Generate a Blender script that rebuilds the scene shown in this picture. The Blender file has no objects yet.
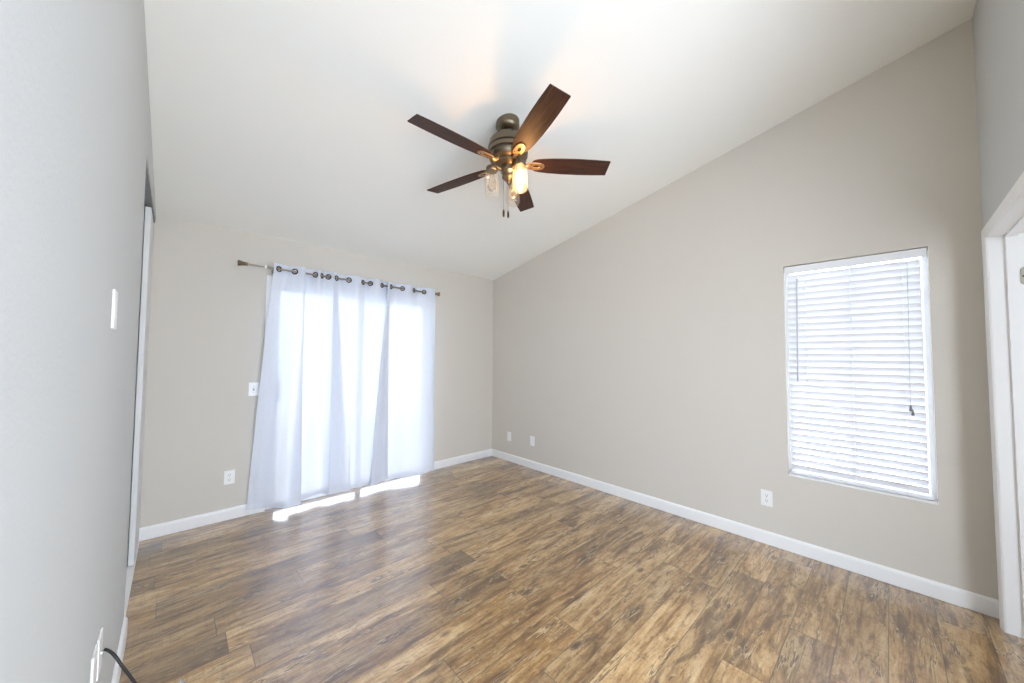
import bpy, bmesh, math, random
from mathutils import Vector, Matrix, noise
sc = bpy.context.scene
COL = sc.collection
PI = math.pi
random.seed(7)

# ------------------------------------------------------------------ camera
FPX, YAW, PITCH, ROLL, CAMH = 357.2355, math.radians(43.3286), math.radians(2.3248), math.radians(0.375), 1.38
Fw = Vector((math.sin(YAW) * math.cos(PITCH), math.cos(YAW) * math.cos(PITCH), math.sin(PITCH)))
Rt = Vector((math.cos(YAW), -math.sin(YAW), 0)); Up = Rt.cross(Fw)
R2 = Rt * math.cos(ROLL) + Up * math.sin(ROLL); U2 = -Rt * math.sin(ROLL) + Up * math.cos(ROLL)
cam = bpy.data.cameras.new('camera'); camo = bpy.data.objects.new('camera', cam); COL.objects.link(camo)
M = Matrix((R2, U2, -Fw)).transposed().to_4x4(); M.translation = Vector((0, 0, CAMH)); camo.matrix_world = M
cam.sensor_fit = 'HORIZONTAL'; cam.sensor_width = 36; cam.lens = FPX / 1024 * 36; cam.clip_start = 0.01
sc.camera = camo

# ------------------------------------------------------------------ world, sun, exposure
SKY = 4.5
SUN = 4.0
w = bpy.data.worlds.new('sky'); sc.world = w; w.use_nodes = True
bg = w.node_tree.nodes['Background']; bg.inputs[0].default_value = (0.85, 0.955, 1.12, 1); bg.inputs[1].default_value = SKY
sun = bpy.data.lights.new('sun', 'SUN'); sun.energy = SUN; sun.angle = 0.14; sun.color = (1, 0.97, 0.92)
suno = bpy.data.objects.new('sun', sun); COL.objects.link(suno)
suno.rotation_euler = Vector((0.32, -0.36, -0.88)).to_track_quat('-Z', 'Y').to_euler()
suno.location = (1, 9, 9)
vs = sc.view_settings
sc.display_settings.display_device = 'sRGB'
vs.view_transform = 'Standard'; vs.look = 'None'; vs.gamma = 1; vs.use_curve_mapping = False
vs.exposure = 0.60
sc.cycles.use_denoising = True
sc.cycles.max_bounces = 16; sc.cycles.diffuse_bounces = 10; sc.cycles.transmission_bounces = 12; sc.cycles.transparent_max_bounces = 24
sc.cycles.sample_clamp_indirect = 8

# ------------------------------------------------------------------ room numbers
W, D, L, N = 3.241, 3.8304, -0.138, -0.3673
H, S = 2.4466, 0.208            # ceiling height at the back wall and its slope
def cz(y): return H + S * (D - y)
BH, BT = 0.0953, 0.013          # baseboard
WT = 0.14                       # wall thickness
WY0, WY1, WZ0, WZ1 = -0.1672, 0.527, 0.5352, 2.0494     # window hole in the right wall
SX0, SX1, SZ1 = 0.622, 2.262, 2.045                       # sliding door hole in the back wall
CY0, CZ1 = 2.60, 2.405                                   # closet opening in the left wall
FWX = 1.95                      # the front wall ends here, left open beside it so sky light fills the room
DX0, DX1, DZ1 = 2.19, 3.10, 2.02                          # doorway in the front wall

# ------------------------------------------------------------------ mesh helpers
class MB:
    def __init__(s): s.b = bmesh.new()
    def box(s, x0, x1, y0, y1, z0, z1, m=None):
        vs_ = [s.b.verts.new(Vector(p) if m is None else m @ Vector(p)) for p in
               ((x0,y0,z0),(x1,y0,z0),(x1,y1,z0),(x0,y1,z0),(x0,y0,z1),(x1,y0,z1),(x1,y1,z1),(x0,y1,z1))]
        for f in ((0,3,2,1),(4,5,6,7),(0,1,5,4),(1,2,6,5),(2,3,7,6),(3,0,4,7)): s.b.faces.new([vs_[i] for i in f])
        return s
    def prism(s, pts, vec, m=None):
        """closed polygon (list of 3-D points) extruded along vec"""
        vec = Vector(vec)
        a = [s.b.verts.new((Vector(p)) if m is None else m @ Vector(p)) for p in pts]
        b = [s.b.verts.new((Vector(p) + vec) if m is None else m @ (Vector(p) + vec)) for p in pts]
        s.b.faces.new(a[::-1]); s.b.faces.new(b)
        n = len(a)
        for i in range(n): s.b.faces.new((a[i], a[(i+1) % n], b[(i+1) % n], b[i]))
        return s
    def lathe(s, prof, c=(0,0,0), n=32, m=None, cap=True):
        """profile of (radius, z) turned about the z axis"""
        c = Vector(c); rings = []
        for r, z in prof:
            if r < 1e-6: rings.append([s.b.verts.new((c + Vector((0,0,z))) if m is None else m @ (c + Vector((0,0,z))))])
            else:
                ring = []
                for i in range(n):
                    p = c + Vector((r*math.cos(2*PI*i/n), r*math.sin(2*PI*i/n), z))
                    ring.append(s.b.verts.new(p if m is None else m @ p))
                rings.append(ring)
        for A, B in zip(rings, rings[1:]):
            for i in range(n):
                j = (i+1) % n
                q = []
                for v in ((A[0] if len(A) == 1 else A[i]), (A[0] if len(A) == 1 else A[j]), (B[0] if len(B) == 1 else B[j]), (B[0] if len(B) == 1 else B[i])):
                    if v not in q: q.append(v)
                if len(q) > 2: s.b.faces.new(q)
        if cap:
            if len(rings[0]) > 1: s.b.faces.new(rings[0][::-1])
            if len(rings[-1]) > 1: s.b.faces.new(rings[-1])
        return s
    def tube(s, pts, r, n=12, closed=False, caps=True):
        pts = [Vector(p) for p in pts]; rings = []; N_ = len(pts); prev = None
        rr = r if isinstance(r, (list, tuple)) else [r] * N_
        for i, p in enumerate(pts):
            a = pts[(i-1) % N_] if (closed or i > 0) else p
            b = pts[(i+1) % N_] if (closed or i < N_-1) else p
            t = (b - a).normalized()
            if prev is None:
                u = t.orthogonal().normalized()
            else:
                u = (prev - t * prev.dot(t)).normalized()
            prev = u; v = t.cross(u)
            rings.append([s.b.verts.new(p + (u*math.cos(2*PI*k/n) + v*math.sin(2*PI*k/n)) * rr[i]) for k in range(n)])
        for i in range(N_ if closed else N_-1):
            A, B = rings[i], rings[(i+1) % N_]
            for k in range(n): s.b.faces.new((A[k], A[(k+1) % n], B[(k+1) % n], B[k]))
        if caps and not closed: s.b.faces.new(rings[0][::-1]); s.b.faces.new(rings[-1])
        return s
    def bevel(s, w_, seg=2, ang=0.6):
        bmesh.ops.recalc_face_normals(s.b, faces=s.b.faces)
        es = [e for e in s.b.edges if len(e.link_faces) == 2 and e.calc_face_angle(0) > ang]
        bmesh.ops.bevel(s.b, geom=es, offset=w_, segments=seg, profile=0.5, affect='EDGES', clamp_overlap=True)
        return s
    def build(s, name, mat, parent=None, smooth=False, recalc=True):
        if recalc: bmesh.ops.recalc_face_normals(s.b, faces=s.b.faces)
        me = bpy.data.meshes.new(name); s.b.to_mesh(me); s.b.free()
        o = bpy.data.objects.new(name, me); COL.objects.link(o)
        if mat: me.materials.append(mat)
        if smooth:
            for p in me.polygons: p.use_smooth = True
            me.set_sharp_from_angle(angle=0.7)
        if parent: o.parent = parent
        return o
def empty(name, loc=(0,0,0)):
    o = bpy.data.objects.new(name, None); COL.objects.link(o); o.location = loc; o.empty_display_size = 0.05; return o
def tag(o, label, cat, group=None):
    o['label'] = label; o['category'] = cat
    if group: o['group'] = group
    return o
def struct(o, label=None, cat=None):
    o['kind'] = 'structure'
    if label: o['label'] = label
    if cat: o['category'] = cat
    return o
def copy_tree(o, parent=None):
    c = o.copy(); COL.objects.link(c)
    if parent: c.parent = parent
    for ch in list(o.children): copy_tree(ch, c)
    return c

# ------------------------------------------------------------------ materials
def srgb(r, g, b):
    f = lambda c: (c/255/12.92) if c/255 <= 0.04045 else ((c/255+0.055)/1.055)**2.4
    return (f(r), f(g), f(b), 1)
class NT:
    """small wrapper for node graphs"""
    def __init__(s, name):
        s.m = bpy.data.materials.new(name); s.m.use_nodes = True; s.t = s.m.node_tree
        s.p = s.t.nodes['Principled BSDF']; s.out = s.t.nodes['Material Output']
    def n(s, typ, **kw):
        nd = s.t.nodes.new(typ)
        for k, v in kw.items():
            if k.startswith('i_'):
                key = k[2:]
                key = int(key) if key.isdigit() else key.replace('_', ' ')
                s.set(nd.inputs[key], v)
            else: setattr(nd, k, v)
        return nd
    def set(s, sock, v):
        if isinstance(v, bpy.types.NodeSocket): s.t.links.new(v, sock)
        elif isinstance(v, bpy.types.Node): s.t.links.new(v.outputs[0], sock)
        else: sock.default_value = v
    def math(s, op, a, b=None, c=None, clamp=False):
        nd = s.t.nodes.new('ShaderNodeMath'); nd.operation = op; nd.use_clamp = clamp
        s.set(nd.inputs[0], a)
        if b is not None: s.set(nd.inputs[1], b)
        if c is not None: s.set(nd.inputs[2], c)
        return nd.outputs[0]
    def mix(s, f, a, b, mode='MIX'):
        nd = s.t.nodes.new('ShaderNodeMix'); nd.data_type = 'RGBA'; nd.blend_type = mode
        s.set(nd.inputs[0], f); s.set(nd.inputs[6], a); s.set(nd.inputs[7], b); return nd.outputs[2]
    def ramp(s, f, stops):
        nd = s.t.nodes.new('ShaderNodeValToRGB'); s.set(nd.inputs[0], f)
        el = nd.color_ramp.elements
        while len(el) < len(stops): el.new(0.5)
        for e, (pos, c) in zip(el, stops): e.position = pos; e.color = c if len(c) == 4 else (*c, 1)
        return nd.outputs[0]
    def comb(s, x, y, z):
        nd = s.t.nodes.new('ShaderNodeCombineXYZ'); s.set(nd.inputs[0], x); s.set(nd.inputs[1], y); s.set(nd.inputs[2], z); return nd.outputs[0]
    def noise(s, vec, scale, detail=4, rough=0.55, dist=0.0):
        nd = s.n('ShaderNodeTexNoise'); s.set(nd.inputs['Vector'], vec)
        nd.inputs['Scale'].default_value = scale; nd.inputs['Detail'].default_value = detail
        nd.inputs['Roughness'].default_value = rough; nd.inputs['Distortion'].default_value = dist
        return nd.outputs[0]
    def bump(s, h, strength, dist=0.01):
        nd = s.n('ShaderNodeBump'); s.set(nd.inputs['Height'], h); nd.inputs['Strength'].default_value = strength; nd.inputs['Distance'].default_value = dist
        return nd.outputs[0]
def gray(v): return (v, v, v, 1)
def simple(name, col, rough=0.5, metal=0.0, bump=None, spec=None):
    g = NT(name); g.p.inputs['Base Color'].default_value = col; g.p.inputs['Roughness'].default_value = rough; g.p.inputs['Metallic'].default_value = metal
    if spec is not None: g.p.inputs['Specular IOR Level'].default_value = spec
    tc = g.n('ShaderNodeTexCoord')
    nz = g.noise(tc.outputs['Object'], 40, 3)
    g.set(g.p.inputs['Roughness'], g.math('MULTIPLY_ADD', nz, 0.12, rough - 0.06))
    if bump: g.set(g.p.inputs['Normal'], g.bump(g.noise(tc.outputs['Object'], bump[0], 4), bump[1], bump[2]))
    return g.m
def paint(name, col, tex=0.18, rough=0.75):
    """roller / orange-peel wall paint"""
    g = NT(name); tc = g.n('ShaderNodeTexCoord')
    a = g.noise(tc.outputs['Object'], 90, 3); b = g.noise(tc.outputs['Object'], 1.3, 2)
    g.set(g.p.inputs['Base Color'], g.mix(b, tuple(c*0.985 for c in col[:3])+(1,), tuple(min(1, c*1.015) for c in col[:3])+(1,)))
    g.p.inputs['Roughness'].default_value = rough; g.p.inputs['Specular IOR Level'].default_value = 0.3
    g.set(g.p.inputs['Normal'], g.bump(a, tex, 0.004))
    return g.m
M_WALL = paint('greige_wall_paint', srgb(208, 202.4, 192))
M_WALL_DAYLIT = paint('daylight_tinted_wall_paint', srgb(197, 199, 197))  # left and front walls: cool daylight tint painted into the wall colour
M_CEIL = paint('white_ceiling_paint', srgb(241, 241, 235), 0.12, 0.85)
M_TRIM = simple('white_trim_paint', srgb(236, 236, 234), 0.4)
M_DOOR = paint('white_door_paint', srgb(216, 217, 216), 0.05, 0.45)
M_PLATE = simple('white_plastic', srgb(238, 238, 236), 0.35)
M_DARK = simple('dark_slot', srgb(45, 42, 40), 0.6)
M_WAND = simple('pale_grey_plastic', srgb(186, 188, 192), 0.5)
M_GREY = simple('grey_plastic', srgb(120, 122, 126), 0.5)
M_ALU = simple('white_vinyl_frame', srgb(232, 233, 234), 0.4)
M_BRONZE = simple('brushed_bronze', srgb(128, 116, 98), 0.36, 1.0)
M_BRONZE_D = simple('dark_bronze', srgb(62, 52, 46), 0.4, 0.8)
M_BRASS = simple('aged_brass', srgb(188, 150, 108), 0.35, 0.75)
M_ROD = simple('pewter_rod', srgb(150, 142, 130), 0.35, 0.85)
M_RING = simple('dark_pewter_ring', srgb(70, 66, 66), 0.35, 0.85)
M_BLACK = simple('black_rubber', srgb(14, 14, 15), 0.45)
M_STEEL = simple('nickel', srgb(190, 190, 184), 0.3, 0.9)
M_NICKEL = simple('satin_nickel', srgb(178, 174, 160), 0.4, 0.6)
M_CONC = simple('pale_concrete', srgb(190, 186, 178), 0.9, 0, (8, 0.2, 0.01))

def wood_floor():
    g = NT('rustic_plank_floor'); tc = g.n('ShaderNodeTexCoord'); sp = g.n('ShaderNodeSeparateXYZ'); g.set(sp.inputs[0], tc.outputs['Object'])
    x, y = sp.outputs[0], sp.outputs[1]
    PW, PL = 0.174, 1.22
    v = g.math('DIVIDE', g.math('SUBTRACT', y, 0.042), PW)
    row = g.math('FLOOR', v); fv = g.math('SUBTRACT', v, row)
    wn = g.n('ShaderNodeTexWhiteNoise', noise_dimensions='1D'); g.set(wn.inputs['W'], row)
    u = g.math('ADD', g.math('DIVIDE', x, PL), g.math('MULTIPLY', wn.outputs[0], 7.31))
    cell = g.math('FLOOR', u); fu = g.math('SUBTRACT', u, cell)
    w2 = g.n('ShaderNodeTexWhiteNoise', noise_dimensions='2D'); g.set(w2.inputs['Vector'], g.comb(row, cell, 0))
    pid = w2.outputs[0]; pcol = w2.outputs[1]
    w3 = g.n('ShaderNodeTexWhiteNoise', noise_dimensions='2D'); g.set(w3.inputs['Vector'], g.comb(cell, g.math('ADD', row, 31.7), 0))
    off = g.math('MULTIPLY', pid, 53.0)
    # coordinates that never run across a joint
    px = g.math('ADD', x, off); py = g.math('ADD', y, g.math('MULTIPLY', w3.outputs[0], 29.0))
    def nz(sx, sy, k, det=5, rough=0.6, dist=0.0): return g.noise(g.comb(g.math('MULTIPLY', px, sx), g.math('MULTIPLY', py, sy), g.math('ADD', off, k)), 1.0, det, rough, dist)
    def band(v, lo, hi): return g.math('DIVIDE', g.math('SUBTRACT', v, lo), hi - lo, clamp=True)
    broad = nz(1.5, 7.0, 0, 4, 0.55, 0.8)          # wide tone bands along the board
    grain = nz(3.2, 42.0, 2, 6, 0.66, 0.5)         # grain lines
    mott = nz(8.5, 34, 4, 6, 0.70, 0.5)             # weathered mottling
    fine = nz(60, 110, 6, 4, 0.7)
    saw = nz(110, 7, 8, 3, 0.6)                    # cross-sawn marks
    c = g.ramp(g.math('ADD', g.math('MULTIPLY', broad, 0.62), g.math('MULTIPLY', grain, 0.38)), [(0.36, srgb(84, 61, 42)), (0.455, srgb(148, 118, 85)), (0.54, srgb(186, 158, 124)), (0.68, srgb(214, 192, 160))])
    c = g.mix(g.math('MULTIPLY', band(mott, 0.505, 0.64), 0.70), c, srgb(96, 70, 47))
    c = g.mix(g.math('MULTIPLY', band(g.math('SUBTRACT', 1.0, mott), 0.54, 0.70), 0.55), c, srgb(216, 192, 157))
    c = g.mix(g.math('MULTIPLY', band(saw, 0.52, 0.68), 0.26), c, srgb(98, 73, 50))
    c = g.mix(g.math('MULTIPLY', band(fine, 0.53, 0.68), 0.38), c, srgb(84, 61, 42))
    # smoky dark ends on some boards, dark weathered patches on others
    ends = g.math('MULTIPLY', band(fu, 0.72, 0.99), band(pid, 0.55, 0.75))
    patch = g.math('MULTIPLY', band(nz(2.3, 9.0, 12, 5, 0.62, 1.0), 0.55, 0.65), 1.0)
    dk = g.math('MAXIMUM', g.math('MULTIPLY', ends, band(grain, 0.30, 0.52)), patch)
    c = g.mix(g.math('MULTIPLY', dk, 0.78), c, g.mix(band(mott, 0.35, 0.65), srgb(112, 86, 60), srgb(62, 45, 31)))
    # cracks along the grain, gathered near the board edges, with pale chipped rims
    cr = nz(1.7, 15, 20, 4, 0.55, 0.5)
    ac = g.math('ABSOLUTE', g.math('SUBTRACT', cr, 0.5))
    gate = band(nz(2.6, 8, 24, 2), 0.50, 0.56)
    crk = g.math('MULTIPLY', g.math('SUBTRACT', 1.0, g.math('DIVIDE', ac, 0.017), clamp=True), gate)
    chip = g.math('MULTIPLY', g.math('MULTIPLY', band(ac, 0.012, 0.02), g.math('SUBTRACT', 1.0, band(ac, 0.02, 0.05))), g.math('MULTIPLY', gate, band(mott, 0.46, 0.56)))
    c = g.mix(g.math('MULTIPLY', chip, 0.6), c, srgb(226, 206, 174))
    c = g.mix(g.math('MULTIPLY', crk, 0.7), c, srgb(46, 33, 23))
    # knots: dark heart, pale broken rim
    vo = g.n('ShaderNodeTexVoronoi', feature='F1'); g.set(vo.inputs['Vector'], g.comb(g.math('MULTIPLY', px, 2.6), g.math('MULTIPLY', py, 5.2), off)); vo.inputs['Scale'].default_value = 1.0
    kd = g.math('ADD', vo.outputs['Distance'], g.math('MULTIPLY', g.math('SUBTRACT', mott, 0.5), 0.34))
    k1 = g.math('SUBTRACT', 1.0, g.math('DIVIDE', kd, 0.085), clamp=True)
    rim = g.math('MULTIPLY', g.math('SUBTRACT', 1.0, g.math('DIVIDE', g.math('ABSOLUTE', g.math('SUBTRACT', kd, 0.13)), 0.045), clamp=True), band(fine, 0.45, 0.6))
    c = g.mix(g.math('MULTIPLY', rim, 0.5), c, srgb(220, 198, 164))
    c = g.mix(g.math('MULTIPLY', g.math('POWER', k1, 0.5), 0.85), c, srgb(54, 38, 26))
    dirt = mott
    # plank to plank tone
    tone = g.math('MULTIPLY_ADD', w3.outputs[0], 0.46, 0.73)
    hsv = g.n('ShaderNodeHueSaturation'); g.set(hsv.inputs['Color'], c); g.set(hsv.inputs['Value'], tone); hsv.inputs['Saturation'].default_value = 1.28
    c = hsv.outputs[0]
    # joints
    jy = g.math('SUBTRACT', 0.5, g.math('ABSOLUTE', g.math('SUBTRACT', fv, 0.5)))
    jx = g.math('MULTIPLY', g.math('SUBTRACT', 0.5, g.math('ABSOLUTE', g.math('SUBTRACT', fu, 0.5))), PL / PW)
    j = g.math('MINIMUM', jy, jx)
    jm = g.math('SUBTRACT', 1.0, g.math('DIVIDE', j, 0.017), clamp=True)
    c = g.mix(g.math('MULTIPLY', jm, 0.85), c, srgb(60, 45, 33))
    g.set(g.p.inputs['Base Color'], c)
    g.set(g.p.inputs['Roughness'], g.math('MULTIPLY_ADD', dirt, 0.20, 0.26))
    g.p.inputs['IOR'].default_value = 1.6; g.p.inputs['Coat Weight'].default_value = 1.0; g.p.inputs['Coat Roughness'].default_value = 0.18; g.p.inputs['Coat IOR'].default_value = 1.95
    h = g.math('SUBTRACT', g.math('ADD', g.math('MULTIPLY', grain, 0.5), g.math('MULTIPLY', fine, 0.25)), g.math('ADD', g.math('MULTIPLY', crk, 0.8), jm))
    g.set(g.p.inputs['Normal'], g.bump(h, 0.25, 0.002))
    return g.m
M_FLOOR = wood_floor()

def blade_wood():
    g = NT('dark_walnut_blade'); tc = g.n('ShaderNodeTexCoord'); sp = g.n('ShaderNodeSeparateXYZ'); g.set(sp.inputs[0], tc.outputs['Object'])
    v = g.comb(g.math('MULTIPLY', sp.outputs[0], 6), g.math('MULTIPLY', sp.outputs[1], 90), g.math('MULTIPLY', sp.outputs[2], 6))
    n1 = g.noise(v, 1.0, 6, 0.65, 0.3)
    g.set(g.p.inputs['Base Color'], g.ramp(n1, [(0.3, srgb(38, 24, 19)), (0.5, srgb(62, 38, 28)), (0.72, srgb(88, 54, 38))]))
    g.p.inputs['Roughness'].default_value = 0.5; g.p.inputs['Specular IOR Level'].default_value = 0.25
    g.set(g.p.inputs['Normal'], g.bump(n1, 0.15, 0.002))
    return g.m
M_BLADE = blade_wood()

def fabric(name='white_linen_sheer', thin=1.0):
    g = NT(name); t = g.t
    tc = g.n('ShaderNodeTexCoord'); uv = tc.outputs['UV']; sp = g.n('ShaderNodeSeparateXYZ'); g.set(sp.inputs[0], uv)
    u, v = sp.outputs[0], sp.outputs[1]       # metres of cloth
    th = g.noise(g.comb(g.math('MULTIPLY', u, 700), g.math('MULTIPLY', v, 30), 0), 1.0, 2)
    tv = g.noise(g.comb(g.math('MULTIPLY', u, 30), g.math('MULTIPLY', v, 700), 3), 1.0, 2)
    weave = g.math('ADD', g.math('MULTIPLY', th, 0.5), g.math('MULTIPLY', tv, 0.5))
    wr = g.noise(g.comb(g.math('MULTIPLY', u, 5), g.math('MULTIPLY', v, 3), 0), 1.0, 4, 0.5, 0.6)
    # packing creases
    cv = g.math('ABSOLUTE', g.math('SUBTRACT', g.math('FRACT', g.math('DIVIDE', v, 0.34)), 0.5))
    crease = g.math('SUBTRACT', 1.0, g.math('DIVIDE', cv, 0.012), clamp=True)
    col = g.mix(weave, srgb(214, 220, 231), srgb(238, 242, 250))
    h = g.math('ADD', g.math('MULTIPLY', wr, 1.0), g.math('ADD', g.math('MULTIPLY', weave, 0.12), g.math('MULTIPLY', crease, 0.12)))
    nb = g.bump(h, 0.35, 0.012)
    df = g.n('ShaderNodeBsdfDiffuse'); g.set(df.inputs['Color'], col); g.set(df.inputs['Normal'], nb)
    tr = g.n('ShaderNodeBsdfTranslucent'); g.set(tr.inputs['Color'], col); g.set(tr.inputs['Normal'], nb)
    tp = g.n('ShaderNodeBsdfTransparent'); tp.inputs[0].default_value = (0.97, 0.98, 1, 1)
    m1 = g.n('ShaderNodeMixShader'); m1.inputs[0].default_value = 0.125 * thin
    t.links.new(df.outputs[0], m1.inputs[1]); t.links.new(tr.outputs[0], m1.inputs[2])
    m2 = g.n('ShaderNodeMixShader'); g.set(m2.inputs[0], g.math('MULTIPLY_ADD', weave, -0.06, 0.075 * thin, clamp=True))
    t.links.new(m1.outputs[0], m2.inputs[1]); t.links.new(tp.outputs[0], m2.inputs[2])
    t.links.new(m2.outputs[0], g.out.inputs['Surface'])
    return g.m
M_FABRIC = fabric()
M_HEM = fabric('turned_linen_hem', 0.45)

def slat_mat():
    g = NT('white_blind_slat'); t = g.t
    df = g.p; df.inputs['Base Color'].default_value = srgb(230, 231, 233); df.inputs['Roughness'].default_value = 0.4
    tr = g.n('ShaderNodeBsdfTranslucent'); tr.inputs['Color'].default_value = (0.9, 0.92, 0.95, 1)
    m = g.n('ShaderNodeMixShader'); m.inputs[0].default_value = 0.015
    t.links.new(df.outputs[0], m.inputs[1]); t.links.new(tr.outputs[0], m.inputs[2]); t.links.new(m.outputs[0], g.out.inputs['Surface'])
    return g.m
M_SLAT = slat_mat()

def glass(name, tint=(1, 1, 1, 1), rough=0.0, amt=1.0):
    """thin clear glass: light goes straight through, the surface reflects by Fresnel"""
    g = NT(name); t = g.t
    tp = g.n('ShaderNodeBsdfTransparent'); tp.inputs[0].default_value = tint
    gl = g.n('ShaderNodeBsdfGlossy'); gl.inputs['Roughness'].default_value = rough
    fr = g.n('ShaderNodeFresnel'); fr.inputs[0].default_value = 1.45
    m = g.n('ShaderNodeMixShader'); g.set(m.inputs[0], g.math('MULTIPLY', fr.outputs[0], amt, clamp=True))
    t.links.new(tp.outputs[0], m.inputs[1]); t.links.new(gl.outputs[0], m.inputs[2]); t.links.new(m.outputs[0], g.out.inputs['Surface'])
    return g.m
M_PANE = glass('window_glass')
def jar():
    g = NT('seeded_jar_glass'); t = g.t
    tc = g.n('ShaderNodeTexCoord'); vo = g.n('ShaderNodeTexVoronoi', feature='F1'); g.set(vo.inputs['Vector'], tc.outputs['Object']); vo.inputs['Scale'].default_value = 90
    seed = g.math('SUBTRACT', 1.0, g.math('DIVIDE', vo.outputs['Distance'], 0.3), clamp=True)
    nb = g.bump(seed, 0.4, 0.002)
    tp = g.n('ShaderNodeBsdfTransparent'); tp.inputs[0].default_value = (0.98, 0.975, 0.96, 1)
    gl = g.n('ShaderNodeBsdfGlossy'); gl.inputs['Roughness'].default_value = 0.08; g.set(gl.inputs['Normal'], nb)
    df = g.n('ShaderNodeBsdfTranslucent'); df.inputs['Color'].default_value = (0.95, 0.93, 0.9, 1)
    d2 = g.n('ShaderNodeBsdfDiffuse'); d2.inputs['Color'].default_value = (0.95, 0.94, 0.92, 1)
    a0 = g.n('ShaderNodeMixShader'); a0.inputs[0].default_value = 0.5; t.links.new(df.outputs[0], a0.inputs[1]); t.links.new(d2.outputs[0], a0.inputs[2])
    a = g.n('ShaderNodeMixShader'); g.set(a.inputs[0], g.math('MULTIPLY_ADD', seed, 0.25, 0.07)); t.links.new(tp.outputs[0], a.inputs[1]); t.links.new(a0.outputs[0], a.inputs[2])
    b = g.n('ShaderNodeMixShader'); b.inputs[0].default_value = 0.06; t.links.new(a.outputs[0], b.inputs[1]); t.links.new(gl.outputs[0], b.inputs[2])
    t.links.new(b.outputs[0], g.out.inputs['Surface'])
    return g.m
M_JAR = jar()
def glow_glass(name, col, st):
    """clear bulb glass filled with the filament's glow"""
    g = NT(name); t = g.t
    e = g.n('ShaderNodeEmission'); e.inputs[0].default_value = col; e.inputs[1].default_value = st
    tp = g.n('ShaderNodeBsdfTransparent'); a = g.n('ShaderNodeAddShader')
    t.links.new(e.outputs[0], a.inputs[0]); t.links.new(tp.outputs[0], a.inputs[1]); t.links.new(a.outputs[0], g.out.inputs['Surface'])
    return g.m
M_BULB = glow_glass('lit_bulb_glass', (1.0, 0.68, 0.30, 1), 0.7)
M_BULB_OFF = glass('clear_bulb_glass', (0.99, 0.95, 0.88, 1), 0.02, 0.6)

# ================================================================== the room
# floor
fl = MB(); fl.box(-0.80, W + WT, N - 1.25, D + WT, -0.06, 0.0); struct(fl.build('floor', M_FLOOR))
# ceiling: one sloping slab
y0, y1 = N - 0.12, D + WT
MB().prism([(-0.82, y0, cz(y0)), (-0.82, y1, cz(y1)), (-0.82, y1, cz(y1) + 0.1), (-0.82, y0, cz(y0) + 0.1)], (W + WT + 0.82, 0, 0)) \
    .build('ceiling', M_CEIL)['kind'] = 'structure'
# right wall with the window hole
def wall_strip_x(mb, x0, x1, ya, yb, za, zb):
    """wall piece at constant x; zb None = up to the ceiling"""
    top = [(x0, yb, cz(yb) + 0.02 if zb is None else zb), (x0, ya, cz(ya) + 0.02 if zb is None else zb)]
    mb.prism([(x0, ya, za), (x0, yb, za)] + top, (x1 - x0, 0, 0))
rw = MB()
wall_strip_x(rw, W, W + WT, N - 0.12, WY0, 0, None); wall_strip_x(rw, W, W + WT, WY1, D + WT, 0, None)
wall_strip_x(rw, W, W + WT, WY0, WY1, 0, WZ0); wall_strip_x(rw, W, W + WT, WY0, WY1, WZ1, None)
struct(rw.build('wall_right', M_WALL))
# back wall with the sliding door hole
bw = MB()
bw.box(L - 0.68, SX0, D, D + WT, 0, H + 0.02); bw.box(SX1, W, D, D + WT, 0, H + 0.02); bw.box(SX0, SX1, D, D + WT, SZ1, H + 0.02)
struct(bw.build('wall_back', M_WALL))
# left wall, header over the closet
lw = MB()
wall_strip_x(lw, L - 0.11, L, N - 0.12, CY0, 0, None); wall_strip_x(lw, L - 0.11, L, CY0, D, CZ1, None)
struct(lw.build('wall_left', M_WALL_DAYLIT))
# closet interior
ci = MB(); wall_strip_x(ci, -0.80, -0.74, CY0 - 0.3, D, 0, None)
ci.prism([(-0.74, CY0 - 0.3, 0), (-0.74, CY0 - 0.22, 0), (-0.74, CY0 - 0.22, cz(CY0 - .22) + .02), (-0.74, CY0 - 0.3, cz(CY0 - .3) + .02)], (L - 0.11 + 0.74, 0, 0))
struct(ci.build('wall_closet', M_WALL))
# front wall round the doorway
def wall_front(mb, xa, xb, za):
    mb.prism([(xa, N - 0.12, za), (xa, N, za), (xa, N, cz(N) + 0.02), (xa, N - 0.12, cz(N - 0.12) + 0.02)], (xb - xa, 0, 0))
fw = MB(); wall_front(fw, DX1 + 0.018, W, 0); wall_front(fw, DX0 - 0.018, DX1 + 0.018, DZ1 + 0.018); wall_front(fw, FWX, DX0 - 0.018, 0); wall_front(fw, L, FWX, 2.60)  # last piece: unseen header added to limit sky light through the opening
struct(fw.build('wall_front', M_WALL_DAYLIT))

# hallway behind the doorway
ha = MB(); ha.box(FWX, W + WT, N - 1.25, N - 1.15, 0, 2.5); ha.box(W, W + WT, N - 1.15, N - 0.12, 0, 2.5); ha.box(FWX, W + WT, N - 1.25, N - 0.12, 2.44, 2.5)
ha.box(FWX, FWX + 0.1, N - 0.62, N - 0.12, 0, 2.44)  # unseen partial end wall, added to cut the light reaching the door jamb
struct(ha.build('wall_hallway', M_WALL))
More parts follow.
